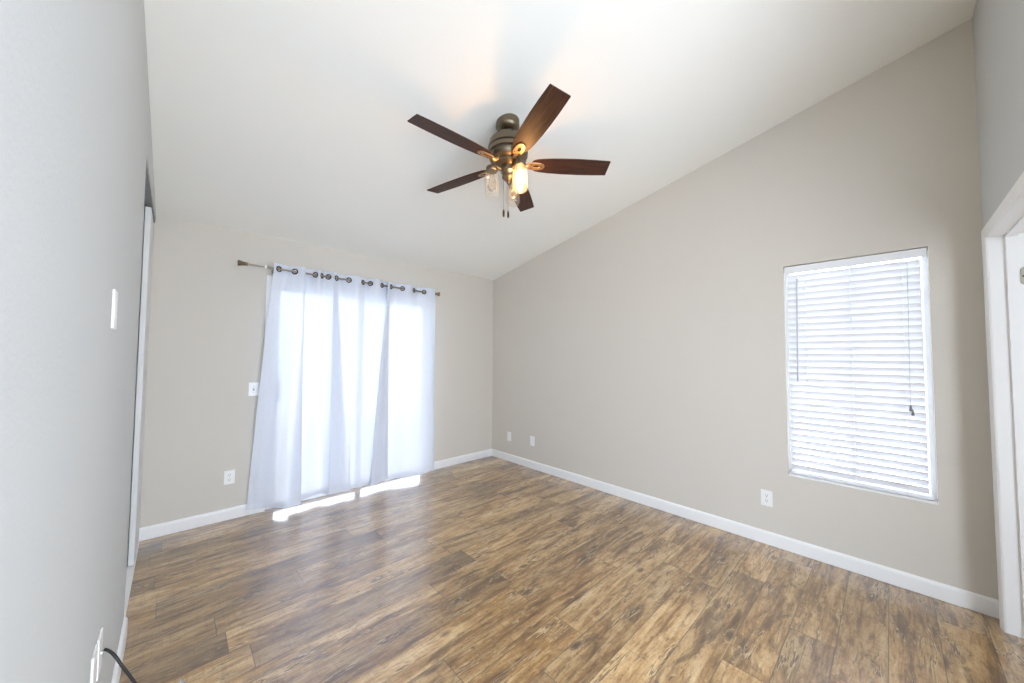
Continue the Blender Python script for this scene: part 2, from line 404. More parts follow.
# baseboards
def board(name, a, b, nrm, BT=BT):
    """baseboard from a to b (x, y), profile stands out along nrm"""
    a = Vector((*a, 0)); b = Vector((*b, 0)); n_ = Vector((*nrm, 0)); z = Vector((0, 0, 1))
    pr = [(0, 0.002), (BT, 0.002), (BT, BH - 0.018), (BT - 0.002, BH - 0.009), (BT - 0.006, BH - 0.003), (BT - 0.009, BH), (0, BH)]
    m = MB(); m.prism([a + n_ * p + z * q for p, q in pr], b - a)
    return struct(m.build(name, M_TRIM))
board('baseboard_right', (W, N), (W, D), (-1, 0))
board('baseboard_back', (L - 0.01, D), (SX0 - 0.045, D), (0, -1))
board('baseboard_back.001', (SX1 + 0.045, D), (W - BT, D), (0, -1))
board('baseboard_left', (L, N), (L, CY0), (1, 0), 0.014)

# door casing and jamb at the right edge of the picture
def casing(name):
    e = MB()
    pr = [(0, 0), (0.0, 0.010), (0.008, 0.016), (0.030, 0.015), (0.046, 0.011), (0.054, 0.008), (0.057, 0.0)]
    # right leg (profile measured from its outer edge), head, left leg, mitred
    def leg(xo, sgn):
        q = []
        for d, t in pr: q.append((Vector((xo + sgn * d, N + t, 0.0)), Vector((xo + sgn * d, N + t, DZ1 + 0.057 - d))))
        bot = [e.b.verts.new(a) for a, _ in q]; top = [e.b.verts.new(b) for _, b in q]
        e.b.faces.new(bot); e.b.faces.new(top[::-1]); k = len(q)
        for i in range(k): e.b.faces.new((bot[i], bot[(i+1) % k], top[(i+1) % k], top[i]))
    leg(DX1 + 0.057 - 0.004, -1); leg(DX0 - 0.057 + 0.004, 1)
    A = [e.b.verts.new((DX0 - 0.053 + d, N + t, DZ1 + 0.057 - d)) for d, t in pr]
    B = [e.b.verts.new((DX1 + 0.053 - d, N + t, DZ1 + 0.057 - d)) for d, t in pr]
    k = len(pr)
    e.b.faces.new(A); e.b.faces.new(B[::-1])
    for i in range(k): e.b.faces.new((A[i], A[(i+1) % k], B[(i+1) % k], B[i]))
    return struct(e.build(name, M_TRIM))
casing('trim_1')
jb = MB(); ya, yb = N - 0.125, N + 0.001
jb.box(DX1, DX1 + 0.018, ya, yb, 0, DZ1 + 0.018); jb.box(DX0 - 0.018, DX0, ya, yb, 0, DZ1 + 0.018); jb.box(DX0, DX1, ya, yb, DZ1, DZ1 + 0.018)
jo = struct(jb.build('door_3', M_TRIM), 'white painted door jamb at the right edge of the room', 'door frame')
st = MB(); sa, sb = N - 0.088, N - 0.052
st.box(DX1 - 0.011, DX1, sa, sb, 0, DZ1); st.box(DX0, DX0 + 0.011, sa, sb, 0, DZ1); st.box(DX0 + 0.011, DX1 - 0.011, sa, sb, DZ1 - 0.011, DZ1)
st.build('door_stop', M_TRIM, jo)
# hinge leaf let into the jamb
hg = MB(); hz = 1.80
pts = []
for k in range(9): a_ = -PI/2 + PI * k / 8; pts.append((DX1 - 0.002, 0.016 * 0 + (N - 0.092) + 0.0, 0))
poly = [(N - 0.125, hz - 0.045), (N - 0.108, hz - 0.045)] + [(N - 0.108 + 0.016 * math.cos(t), hz + (1 if t > 0 else -1) * 0.029 + 0.016 * math.sin(t)) for t in [(-PI/2 + PI * i / 10) for i in range(11)]] + [(N - 0.108, hz + 0.045), (N - 0.125, hz + 0.045)]
poly2 = []
for q in poly:
    if not poly2 or (abs(q[0]-poly2[-1][0]) + abs(q[1]-poly2[-1][1])) > 1e-5: poly2.append(q)
hg.prism([(DX1 - 0.0025, a_, b_) for a_, b_ in poly2], (0.003, 0, 0))
hgo = hg.build('hinge', M_NICKEL, jo); hgo['label'] = 'satin nickel hinge leaf'
for zz in (hz - 0.03, hz, hz + 0.03):
    s_ = MB(); s_.lathe([(0.0045, 0), (0.0035, 0.0012), (0, 0.0014)], n=12, m=Matrix.Translation((DX1 - 0.0025, N - 0.108 + (0.006 if zz == hz else -0.004), zz)) @ Matrix.Rotation(-PI/2, 4, 'Y'))
    s_.build('screw', M_DARK, hgo)

# ------------------------------------------------------------------ window_1 in the right wall
wf = MB(); xa, xb = W + 0.085, W + 0.125
def frame_yz(mb, x0, x1, ya, yb, za, zb, t):
    mb.box(x0, x1, ya, ya + t, za, zb); mb.box(x0, x1, yb - t, yb, za, zb)
    mb.box(x0, x1, ya + t, yb - t, za, za + t); mb.box(x0, x1, ya + t, yb - t, zb - t, zb)
frame_yz(wf, xa, xb, WY0, WY1, WZ0, WZ1, 0.022)
win = struct(wf.build('window_1', M_ALU), 'narrow window behind white blinds in the right wall', 'window')
ymid = (WY0 + WY1) / 2
ms = MB(); ms.box(xa + 0.005, xb - 0.005, ymid - 0.014, ymid + 0.014, WZ0 + 0.022, WZ1 - 0.022); ms.build('mullion', M_ALU, win)
for ya, yb in ((WY0 + 0.022, ymid - 0.014), (ymid + 0.014, WY1 - 0.022)):
    g_ = MB(); g_.box(xa + 0.018, xa + 0.022, ya, yb, WZ0 + 0.022, WZ1 - 0.022); g_.build('pane', M_PANE, win)
sl = MB(); sl.box(W - 0.004, xa, WY0 + 0.001, WY1 - 0.001, WZ0 - 0.001, WZ0 + 0.012); sl.bevel(0.003); sl.build('window_sill', M_TRIM, win)

# ------------------------------------------------------------------ door_1: sliding patio door
def frame_xz(mb, y0, y1, x0, x1, z0, z1, t, tb=None):
    tb = t if tb is None else tb
    mb.box(x0, x0 + t, y0, y1, z0, z1); mb.box(x1 - t, x1, y0, y1, z0, z1)
    mb.box(x0 + t, x1 - t, y0, y1, z0, z0 + tb); mb.box(x0 + t, x1 - t, y0, y1, z1 - t, z1)
df = MB(); frame_xz(df, D + 0.02, D + 0.125, SX0, SX1, 0.0, SZ1, 0.022, 0.012)
d1 = struct(df.build('door_1', M_ALU), 'sliding glass patio door behind the white curtains', 'door')
xm = (SX0 + SX1) / 2
for i, (x0, x1, yo) in enumerate(((SX0 + 0.022, xm + 0.025, D + 0.03), (xm - 0.025, SX1 - 0.022, D + 0.075))):
    p_ = MB(); frame_xz(p_, yo, yo + 0.035, x0, x1, 0.013, SZ1 - 0.023, 0.052, 0.034); po = p_.build('sliding_panel' if i == 0 else 'fixed_panel', M_ALU, d1)
    g_ = MB(); g_.box(x0 + 0.052, x1 - 0.052, yo + 0.015, yo + 0.019, 0.047, SZ1 - 0.075); g_.build('pane', M_PANE, po)
    if i == 0:
        h_ = MB(); hx = x0 + 0.053
        h_.tube([(hx, yo, 0.95), (hx, yo - 0.028, 0.965), (hx, yo - 0.034, 1.0), (hx, yo - 0.034, 1.09), (hx, yo - 0.028, 1.125), (hx, yo, 1.14)], 0.010, 12)
        h_.box(hx - 0.02, hx + 0.02, yo - 0.006, yo, 0.935, 1.155); ho = h_.build('handle', M_GREY, po, True); ho['label'] = 'grey pull handle'
# flat white casing round the sliding door
tr = MB(); t_ = 0.045
tr.box(SX0 - t_, SX0, D - 0.012, D + 0.02, 0, SZ1 + t_); tr.box(SX1, SX1 + t_, D - 0.012, D + 0.02, 0, SZ1 + t_); tr.box(SX0, SX1, D - 0.012, D + 0.02, SZ1, SZ1 + t_)
struct(tr.build('trim_2', M_TRIM))

# ------------------------------------------------------------------ door_2: closet sliders
cl = empty('door_2', (L - 0.03, CY0, 0)); struct(cl, 'white full-height sliding closet doors in the left wall', 'door')
for i, (ya, yb, x) in enumerate(((CY0 + 0.004, 3.42, L - 0.040), (3.38, D - 0.004, L - 0.008))):
    z0, z1 = 0.018, CZ1 - 0.045
    p_ = MB(); p_.box(x - 0.028, x, ya, yb, z0, z1); p_.bevel(0.0015, 1)
    o_ = p_.build('door_panel', M_DOOR); o_.parent = cl; o_.matrix_parent_inverse = cl.matrix_world.inverted(); o_.location = -cl.location + Vector((0,0,0))
    o_.matrix_parent_inverse = Matrix()
tk = MB(); tk.box(L - 0.085, L - 0.004, CY0, D, 0.0, 0.010); tk.bevel(0.002, 1)
o_ = tk.build('floor_track', M_TRIM, cl); o_.location = -cl.location
tk = MB(); tk.box(L - 0.09, L - 0.004, CY0, D, CZ1 - 0.028, CZ1); o_ = tk.build('head_track', M_GREY, cl); o_.location = -cl.location

# ------------------------------------------------------------------ window blind
bl = empty('window_blind', (W + 0.035, ymid, WZ1))
tag(bl, 'white horizontal slat blind filling the window in the right wall', 'blind')
def child(mb, name, mat, root, smooth=False):
    o = mb.build(name, mat, root, smooth); o.location = -root.location; return o
BX = W + 0.036
m = MB(); m.box(W + 0.006, W + 0.060, WY0 + 0.012, WY1 - 0.010, WZ1 - 0.046, WZ1 - 0.006); m.bevel(0.003)
child(m, 'headrail', M_SLAT, bl)
m = MB(); m.box(W + 0.001, W + 0.006, WY0 + 0.006, WY1 - 0.004, WZ1 - 0.058, WZ1 - 0.006); m.bevel(0.0015)
child(m, 'valance', M_ALU, bl)
ZB, ZT, NS = WZ0 + 0.062, WZ1 - 0.088, 32
TILT = math.radians(-60)
sp_me = None
for i in range(NS):
    z = ZB + (ZT - ZB) * i / (NS - 1)
    if sp_me is None:
        s_ = MB(); pts = []
        for k in range(9):
            q = -1 + k / 4; pts.append((q * 0.025, 0, 0.0022 * (1 - q * q)))
        prof = [(a_, b_ + 0.0) for a_, _, b_ in pts] + [(a_, b_ - 0.0026) for a_, _, b_ in pts[::-1]]
        s_.prism([(a_, 0, b_) for a_, b_ in prof], (0, WY1 - WY0 - 0.046, 0))
        o0 = s_.build('slat', M_SLAT, bl, True); sp_me = o0; o_ = o0
    else:
        o_ = o0.copy(); COL.objects.link(o_); o_.parent = bl
    # room edge of every slat tips up
    o_.rotation_euler = (0, -TILT, 0)
    o_.location = Vector((BX, WY0 + 0.030, z)) - bl.location
m = MB(); m.box(BX - 0.024, BX + 0.024, WY0 + 0.014, WY1 - 0.014, WZ0 + 0.016, WZ0 + 0.034); m.bevel(0.004)
child(m, 'bottom_rail', M_SLAT, bl)
for yy in (0.408, 0.175, -0.060):
    m = MB()
    for dx in (-0.0195, 0.0195): m.tube([(BX + dx, yy, WZ0 + 0.03), (BX + dx, yy, WZ1 - 0.05)], 0.0011, 6)
    for i in range(NS):
        z = ZB + (ZT - ZB) * i / (NS - 1) - 0.002
        m.tube([(BX - 0.0195, yy, z + 0.0165), (BX + 0.0195, yy, z - 0.0235)], 0.0008, 5)
    child(m, 'ladder_cord', M_PLATE, bl)
m = MB(); m.tube([(W + 0.004, 0.452, WZ1 - 0.10), (W - 0.002, 0.453, WZ1 - 0.2), (W - 0.004, 0.459, 1.21)], 0.0045, 6); child(m, 'tilt_wand', M_WAND, bl)
m = MB(); m.tube([(W + 0.003, -0.082, WZ1 - 0.075), (W - 0.003, -0.080, 1.7), (W - 0.003, -0.074, 1.10)], 0.0016, 6); child(m, 'lift_cord', M_WAND, bl)
for yy, zz in ((-0.074, 1.10), (-0.083, 1.075)):
    m = MB(); m.lathe([(0.0015, 0), (0.004, -0.006), (0.0075, -0.034), (0.006, -0.038), (0, -0.038)], (W - 0.004, yy, zz), 12); child(m, 'cord_tassel', M_GREY, bl, True)

# ------------------------------------------------------------------ curtain rod
CYR = D - 0.09
def rodz(x): return 2.148 + (x - 0.40) / 1.87 * (2.121 - 2.148)
rod = empty('curtain_rod', (0.40, CYR, 2.148)); tag(rod, 'pewter curtain rod with flared end finials above the patio door', 'curtain rod')
m = MB(); m.tube([(0.425, CYR, rodz(0.425)), (1.45, CYR, rodz(1.45))], 0.0075, 14); child(m, 'rod', M_ROD, rod, True)
m = MB(); m.tube([(0.56, CYR, rodz(0.56)), (2.262, CYR, rodz(2.262))], 0.0090, 14); child(m, 'rod_sleeve', M_ROD, rod, True)
m = MB(); m.tube([(0.548, CYR, rodz(0.548)), (0.562, CYR, rodz(0.562))], 0.0125, 14); o_ = child(m, 'joint_ring', M_PLATE, rod, True); o_['label'] = 'white joint ring'
for sx, x in ((-1, 0.430), (1, 2.255)):
    pr = [(0, -0.002), (0.0125, 0.0), (0.0125, 0.012), (0.015, 0.014), (0.015, 0.02), (0.0125, 0.022), (0.015, 0.030), (0.023, 0.055), (0.026, 0.062), (0.026, 0.066), (0.018, 0.070), (0, 0.072)]
    mt = Matrix.Translation((x, CYR, rodz(x))) @ Matrix.Rotation(sx * PI / 2, 4, 'Y')
    if sx > 0: pr = [(r, z * 0.8) for r, z in pr]
    m = MB(); m.lathe(pr, n=24, m=mt, cap=False); child(m, 'finial', M_BRONZE, rod, True)
for x in (0.634, 2.185):
    z = rodz(x); m = MB()
    m.lathe([(0.0, 0), (0.022, 0), (0.022, 0.004), (0.017, 0.007), (0, 0.007)], n=20, m=Matrix.Translation((x, D, z - 0.012)) @ Matrix.Rotation(PI/2, 4, 'X'))
    m.tube([(x, D - 0.005, z - 0.012), (x, D - 0.06, z - 0.020), (x, CYR, z - 0.019)], 0.005, 8)
    m.tube([(x, CYR + 0.0125 * math.cos(t), z + 0.0125 * math.sin(t)) for t in [PI * 0.95 + PI * 1.1 * k / 10 for k in range(11)]], 0.003, 8)
    child(m, 'bracket', M_ROD, rod, True)

# ------------------------------------------------------------------ curtains
def catmull(P, n):
    P = [Vector(p) for p in P]; P = [P[0] * 2 - P[1]] + P + [P[-1] * 2 - P[-2]]; out = []
    for i in range(1, len(P) - 2):
        a, b, c, d = P[i-1], P[i], P[i+1], P[i+2]
        for k in range(24):
            t = k / 24; out.append(0.5 * ((2*b) + (c-a)*t + (2*a-5*b+4*c-d)*t*t + (-a+3*b-3*c+d)*t**3))
    out.append(P[-2]); return resample(out, n)
def resample(P, n):
    L_ = [0]
    for a, b in zip(P, P[1:]): L_.append(L_[-1] + (b - a).length)
    T = L_[-1]; out = []; j = 0
    for i in range(n):
        s_ = T * i / (n - 1)
        while j < len(P) - 2 and L_[j+1] < s_: j += 1
        seg = max(1e-9, L_[j+1] - L_[j]); out.append(P[j].lerp(P[j+1], (s_ - L_[j]) / seg))
    return out
def catmull2(Pa, Pb, n):
    """both edges sampled knot for knot, steps spaced by their mean length"""
    def dense(P):
        P = [Vector(p) for p in P]; P = [P[0] * 2 - P[1]] + P + [P[-1] * 2 - P[-2]]; o = []
        for i in range(1, len(P) - 2):
            a, b, c, d = P[i-1], P[i], P[i+1], P[i+2]
            for k in range(24):
                t = k / 24; o.append(0.5 * ((2*b) + (c-a)*t + (2*a-5*b+4*c-d)*t*t + (-a+3*b-3*c+d)*t**3))
        return o + [P[-2]]
    A, B = dense(Pa), dense(Pb)
    L_ = [0]
    for i in range(len(A) - 1): L_.append(L_[-1] + ((A[i+1] - A[i]).length + (B[i+1] - B[i]).length) / 2)
    oa, ob, j = [], [], 0
    for i in range(n):
        s_ = L_[-1] * i / (n - 1)
        while j < len(A) - 2 and L_[j+1] < s_: j += 1
        f = (s_ - L_[j]) / max(1e-9, L_[j+1] - L_[j]); oa.append(A[j].lerp(A[j+1], f)); ob.append(B[j].lerp(B[j+1], f))
    return oa, ob
ZTOP, ZBOT = 0.050, 0.053       # cloth above the rod centre, hem height
def curtain(label, top, grom, bottom, seed):
    """top: (x, offset from the rod) along the cloth's upper edge; grom: x of its rings; bottom: (x, y) along the hem"""
    x0 = top[0][0]; top = [(a, CYR + b) for a, b in top]
    NU, NV = 460, 150
    T, B = catmull2([(p[0], p[1], 0) for p in top], [(p[0], p[1], 0) for p in bottom], NU)
    BL = [0]
    for a, b in zip(B, B[1:]): BL.append(BL[-1] + (b - a).length)
    zs = [0.0]
    def pos(i, zf, off=0.0):
        """zf = metres below the cloth's top edge"""
        zt = rodz(T[i].x) + ZTOP; full = zt - ZBOT
        t = zf / full
        s_ = max(0.0, (zf - 0.09) / (full - 0.09)); f = s_ ** 0.85
        p = T[i].lerp(B[i], f)
        wob = noise.noise(Vector((BL[i] * 2.2 + seed, zf * 1.1, seed))) * 0.020 * math.sin(PI * min(1, s_)) \
            + noise.noise(Vector((BL[i] * 9 + seed, zf * 2.0, seed + 5))) * 0.004 * min(1, s_ * 3)
        y = min(p.y + wob, D - 0.020)
        return Vector((p.x, y + off, zt - zf))
    def sheet(za_fn, zb_fn, nv, off, holes):
        b_ = bmesh.new(); uv = b_.loops.layers.uv.new('UVMap'); G = []
        for j in range(nv + 1):
            row = []
            for i in range(NU):
                full = rodz(T[i].x) + ZTOP - ZBOT
                zf = za_fn(full) + (zb_fn(full) - za_fn(full)) * (j / nv)
                row.append((b_.verts.new(pos(i, zf, off)), BL[i], zf))
            G.append(row)
        for j in range(nv):
            for i in range(NU - 1):
                q = (G[j][i], G[j][i+1], G[j+1][i+1], G[j+1][i])
                if holes:
                    c_ = sum((v[0].co for v in q), Vector()) / 4
                    if any((c_ - h).length < 0.0185 for h in holes): continue
                f = b_.faces.new([v[0] for v in q]); f.smooth = True
                for lp, v in zip(f.loops, q): lp[uv].uv = (v[1], v[2])
        return b_
    # rings: nearest cloth sample to each crossing
    ring = []
    for gx in grom:
        i = min(range(2, NU - 2), key=lambda k: abs(T[k].x - gx) + abs(T[k].y - CYR) * 2)
        tan = (T[i+2] - T[i-2]).normalized(); nrm = Vector((-tan.y, tan.x, 0))
        ring.append((Vector((T[i].x, T[i].y, rodz(T[i].x))), nrm))
    holes = [r[0] for r in ring]
    root = empty('curtain', (x0, CYR, rodz(x0) + ZTOP)); tag(root, label, 'curtain', 'curtains at the patio door')
    def mk(b_, name, mat=M_FABRIC):
        me = bpy.data.meshes.new(name); b_.to_mesh(me); b_.free(); me.materials.append(mat)
        o = bpy.data.objects.new(name, me); COL.objects.link(o); o.parent = root; o.location = -root.location; return o
    mk(sheet(lambda f: 0, lambda f: 0.12, 44, 0, holes), 'heading'); mk(sheet(lambda f: 0.12, lambda f: f, NV, 0, None), 'cloth')
    mk(sheet(lambda f: 0.0, lambda f: 0.125, 44, 0.003, holes), 'heading_lining', M_HEM); mk(sheet(lambda f: f - 0.048, lambda f: f, 6, -0.003, None), 'hem', M_HEM)
    first = None
    for c_, nr in ring:
        if first is None:
            m_ = MB(); m_.lathe([(0.0185, -0.0035), (0.0205, -0.0048), (0.0255, -0.0045), (0.0275, -0.002), (0.0275, 0.004), (0.0255, 0.0075), (0.0205, 0.0078), (0.0185, 0.0065), (0.0185, -0.0035)], n=32, cap=False)
            o_ = m_.build('grommet', M_RING, root, True); first = o_
        else:
            o_ = first.copy(); COL.objects.link(o_); o_.parent = root
        zaxis = nr; xa_ = Vector((0, 0, 1)); ya_ = zaxis.cross(xa_)
        o_.matrix_local = Matrix.Translation(c_ - root.location) @ Matrix((xa_, ya_, zaxis)).transposed().to_4x4()
    return root
curtain('white linen grommet curtain on the left, its hem swinging out beside the outlet',
        [(0.612, -.024), (0.655, 0), (0.715, .034), (0.78, 0), (0.835, -.03), (0.868, 0), (0.848, .022), (0.90, .034), (0.951, 0), (0.98, -.026), (1.005, 0), (1.035, .026), (1.066, 0), (1.098, -.022)],
        [0.655, 0.78, 0.951, 1.005, 1.066], 
        [(0.487, 3.800), (0.54, 3.790), (0.60, 3.765), (0.67, 3.70), (0.74, 3.638), (0.84, 3.640), (0.862, 3.668), (0.775, 3.692), (0.79, 3.735), (0.90, 3.735), (0.985, 3.768), (1.03, 3.775), (1.07, 3.765), (1.108, 3.69)], 1.7)
curtain('white linen grommet curtain on the right, the wider one hanging straight',
        [(1.148, .016), (1.12, .014), (1.100, .004), (1.108, -.020), (1.139, 0), (1.20, .034), (1.258, 0), (1.33, -.036), (1.397, 0), (1.437, .034), (1.475, 0), (1.535, -.036), (1.599, 0), (1.665, .030), (1.70, .020), (1.68, -.010), (1.655, -.020), (1.67, -.030), (1.70, 0), (1.77, .034), (1.835, 0), (1.905, -.036), (1.976, 0), (2.04, .034), (2.104, 0), (2.17, -.03), (2.235, -.026)],
        [1.139, 1.258, 1.397, 1.475, 1.599, 1.70, 1.835, 1.976, 2.104],
        [(1.285, 3.728), (1.20, 3.722), (1.125, 3.712), (1.104, 3.700), (1.16, 3.684), (1.22, 3.680), (1.295, 3.676), (1.285, 3.705), (1.34, 3.712), (1.40, 3.720), (1.47, 3.715), (1.55, 3.732), (1.64, 3.745), (1.705, 3.738), (1.66, 3.706), (1.56, 3.690), (1.490, 3.672), (1.53, 3.664), (1.62, 3.700), (1.71, 3.728), (1.80, 3.695), (1.89, 3.650), (1.97, 3.634), (2.07, 3.638), (2.16, 3.655), (2.25, 3.71), (2.30, 3.785)], 8.3)

# ------------------------------------------------------------------ ceiling fan
FX, FY = 1.527, 1.673
FC = Vector((FX, FY, 2.883))                       # reference height the profiles below are drawn from
fan = empty('ceiling_fan', (FX, FY, cz(FY))); tag(fan, 'bronze ceiling fan with five dark wood blades and three jar lights', 'ceiling fan')
fan.rotation_mode = 'QUATERNION'; fan.rotation_quaternion = Vector((0, 0, 1)).rotation_difference(Vector((0.018, 0.042, 1)).normalized())   # hangs a touch out of plumb
def fchild(mb, name, mat, parent=None, smooth=True):
    """mesh given about the reference point FC"""
    o = mb.build(name, mat, parent or fan, smooth)
    o.location = -FC if (parent is None or parent is fan) else (0, 0, 0)
    return o
cx, cy, czz = FC
m = MB(); m.lathe([(0.076, 2.935), (0.076, 2.872), (0.073, 2.860), (0.077, 2.857), (0.077, 2.850), (0.064, 2.834), (0.040, 2.824), (0.030, 2.820), (0, 2.820)], (cx, cy, 0), 40, cap=False); fchild(m, 'canopy', M_BRONZE)
m = MB(); m.lathe([(0.026, 2.826), (0.026, 2.812), (0.014, 2.808), (0.014, 2.775)], (cx, cy, 0), 20); fchild(m, 'downrod', M_BRONZE_D)
m = MB(); m.lathe([(0, 2.800), (0.030, 2.800), (0.036, 2.793), (0.070, 2.788), (0.098, 2.774), (0.118, 2.750), (0.126, 2.722), (0.128, 2.705), (0.122, 2.700), (0.122, 2.692), (0.128, 2.688), (0.128, 2.668), (0.121, 2.664), (0.121, 2.655), (0.124, 2.650), (0.118, 2.628), (0.098, 2.612), (0.060, 2.606), (0, 2.606)], (cx, cy, 0), 48, cap=False)
mo = fchild(m, 'motor_housing', M_BRONZE)
m = MB(); m.lathe([(0.1285, 2.7010), (0.1285, 2.6908)], (cx, cy, 0), 48, cap=False); m.lathe([(0.1275, 2.6645), (0.1275, 2.6545)], (cx, cy, 0), 48, cap=False); fchild(m, 'dark_band', M_BRONZE_D, mo)
for k in range(8):
    mt = Matrix.Translation((cx, cy, 0)) @ Matrix.Rotation(k * PI / 4 + 0.3, 4, 'Z')
    sl_ = MB(); sl_.prism([(0.1005, -0.006, 2.7755), (0.1175, -0.006, 2.7545), (0.1155, -0.006, 2.7515), (0.0985, -0.006, 2.7715)], (0, 0.012, 0), mt)
    fchild(sl_, 'vent_slot', M_DARK, mo, False)
m = MB(); m.lathe([(0.085, 2.608), (0.085, 2.592), (0.060, 2.586), (0.046, 2.582), (0.046, 2.556), (0.050, 2.552), (0.050, 2.546), (0.042, 2.540), (0.036, 2.530), (0.036, 2.520), (0.040, 2.516), (0.040, 2.508), (0.030, 2.500), (0.020, 2.488), (0.012, 2.482), (0.012, 2.472), (0.006, 2.466), (0, 2.466)], (cx, cy, 0), 32, cap=False)
hub = fchild(m, 'light_hub', M_BRONZE)
# blades
PH, PT, ZBL = 4.355, -0.233, 2.60
def blade_outline():
    half = [(0.150, 0.0), (0.1505, 0.014), (0.154, 0.028), (0.162, 0.039), (0.18, 0.0485), (0.22, 0.0555), (0.28, 0.0610), (0.36, 0.0650), (0.46, 0.0660), (0.56, 0.0638), (0.655, 0.0596), (0.660, 0.0570), (0.660, 0.0)]
    return half + [(r, -t) for r, t in half[-2:0:-1]]
bl0 = br0 = None
for k in range(5):
    a = PH + 2 * PI * k / 5
    mt = Matrix.Translation((0, 0, ZBL - FC.z)) @ Matrix.Rotation(a, 4, 'Z') @ Matrix.Rotation(PT, 4, 'X')
    if bl0 is None:
        m = MB(); m.prism([(r, t, -0.003) for r, t in blade_outline()], (0, 0, 0.006)); m.bevel(0.0015, 1, 1.0)
        bl0 = m.build('blade', M_BLADE, fan)
        # bracket under the blade: shield plate with a hole, and an arm to the motor
        m = MB()
        outer = [(0.118, 0.012), (0.135, 0.026), (0.165, 0.031), (0.200, 0.029), (0.226, 0.020), (0.236, 0.006)]; outer = outer + [(r, -t) for r, t in outer[::-1]]
        n_ = len(outer)
        inner = []
        for r, t in outer:
            d = Vector((r - 0.182, t)); ang = math.atan2(t / 0.012, (r - 0.182) / 0.024); inner.append((0.182 + 0.022 * math.cos(ang), 0.010 * math.sin(ang)))
        zA, zB_ = -0.0105, -0.0032
        vo = [[m.b.verts.new((r, t, z)) for r, t in outer] for z in (zA, zB_)]; vi = [[m.b.verts.new((r, t, z)) for r, t in inner] for z in (zA, zB_)]
        for i in range(n_):
            j = (i + 1) % n_
            m.b.faces.new((vo[0][i], vo[0][j], vi[0][j], vi[0][i])); m.b.faces.new((vo[1][i], vi[1][i], vi[1][j], vo[1][j]))
            m.b.faces.new((vo[0][i], vo[1][i], vo[1][j], vo[0][j])); m.b.faces.new((vi[0][i], vi[0][j], vi[1][j], vi[1][i]))
        m.bevel(0.0018, 1, 0.8)
        m.tube([(0.130, 0, -0.006), (0.108, 0, -0.010), (0.090, 0, 0.004), (0.070, 0, 0.010)], [0.013, 0.013, 0.012, 0.012], 10)
        br0 = m.build('blade_bracket', M_BRASS, bl0, True)
        for r, t in ((0.214, 0.0), (0.150, 0.017), (0.150, -0.017)):
            m = MB(); m.lathe([(0.0045, -0.0105), (0.004, -0.0125), (0, -0.013)], (r, t, 0), 10); m.build('screw', M_BRONZE_D, bl0)
        o_ = bl0
    else:
        o_ = copy_tree(bl0, fan)
    o_.matrix_local = mt
# three jar lights
for k, (deg, lit) in enumerate(((-90, True), (30, False), (150, False))):
    a = math.radians(deg); R_ = 0.107; jx, jy = cx + R_ * math.cos(a), cy + R_ * math.sin(a)
    d = Vector((math.cos(a), math.sin(a), 0)); c0 = Vector((cx, cy, 0))
    m = MB(); m.tube([c0 + d*0.040 + Vector((0,0,2.560)), c0 + d*0.060 + Vector((0,0,2.566)), c0 + d*0.085 + Vector((0,0,2.580)), c0 + d*0.104 + Vector((0,0,2.578)), c0 + d*R_ + Vector((0,0,2.568))], 0.0075, 10)
    arm = fchild(m, 'light_arm', M_BRASS)
    m = MB(); m.lathe([(0, 2.578), (0.012, 2.578), (0.016, 2.572), (0.034, 2.567), (0.037, 2.562), (0.037, 2.541), (0.0345, 2.538), (0, 2.538)], (jx, jy, 0), 28, cap=False); fchild(m, 'socket_cap', M_BRONZE, arm)
    m = MB(); m.lathe([(0.031, 2.543), (0.031, 2.530), (0.034, 2.524), (0.042, 2.513), (0.0455, 2.500), (0.0455, 2.402), (0.043, 2.388), (0.036, 2.381), (0.0, 2.380)], (jx, jy, 0), 32, cap=False)
    jo_ = fchild(m, 'jar_shade', M_JAR, arm)
    m = MB(); m.lathe([(0.0, 2.540), (0.013, 2.538), (0.013, 2.512), (0.016, 2.500), (0.027, 2.472), (0.030, 2.452), (0.028, 2.432), (0.018, 2.415), (0, 2.409)], (jx, jy, 0), 24, cap=False)
    b_ = fchild(m, 'bulb', M_BULB if lit else M_BULB_OFF, arm)
    if lit:
        b_['label'] = 'glowing warm bulb'
        pl = bpy.data.lights.new('bulb_glow', 'POINT'); pl.energy = 3.0; pl.color = (1.0, 0.52, 0.18); pl.shadow_soft_size = 0.018
        po = bpy.data.objects.new('bulb_glow', pl); COL.objects.link(po); po.parent = arm; po.location = (jx, jy, 2.455)
# pull chains
for dx, dy in ((-0.020, 0.024), (0.012, 0.016)):
    m = MB(); x_, y_ = cx + dx, cy + dy
    m.tube([(x_, y_, 2.512), (x_, y_, 2.302)], 0.0008, 6)
    for i in range(52): m.lathe([(0, -0.0017), (0.0017, 0), (0, 0.0017)], (x_, y_, 2.51 - i * 0.004), 6, cap=False)
    ch = fchild(m, 'pull_chain', M_BRONZE_D)
    m = MB(); m.lathe([(0, 2.304), (0.003, 2.303), (0.0065, 2.292), (0.0075, 2.275), (0.006, 2.258), (0.003, 2.252), (0, 2.2515)], (x_, y_, 0), 14, cap=False); fchild(m, 'pull_fob', M_BRONZE_D, ch)

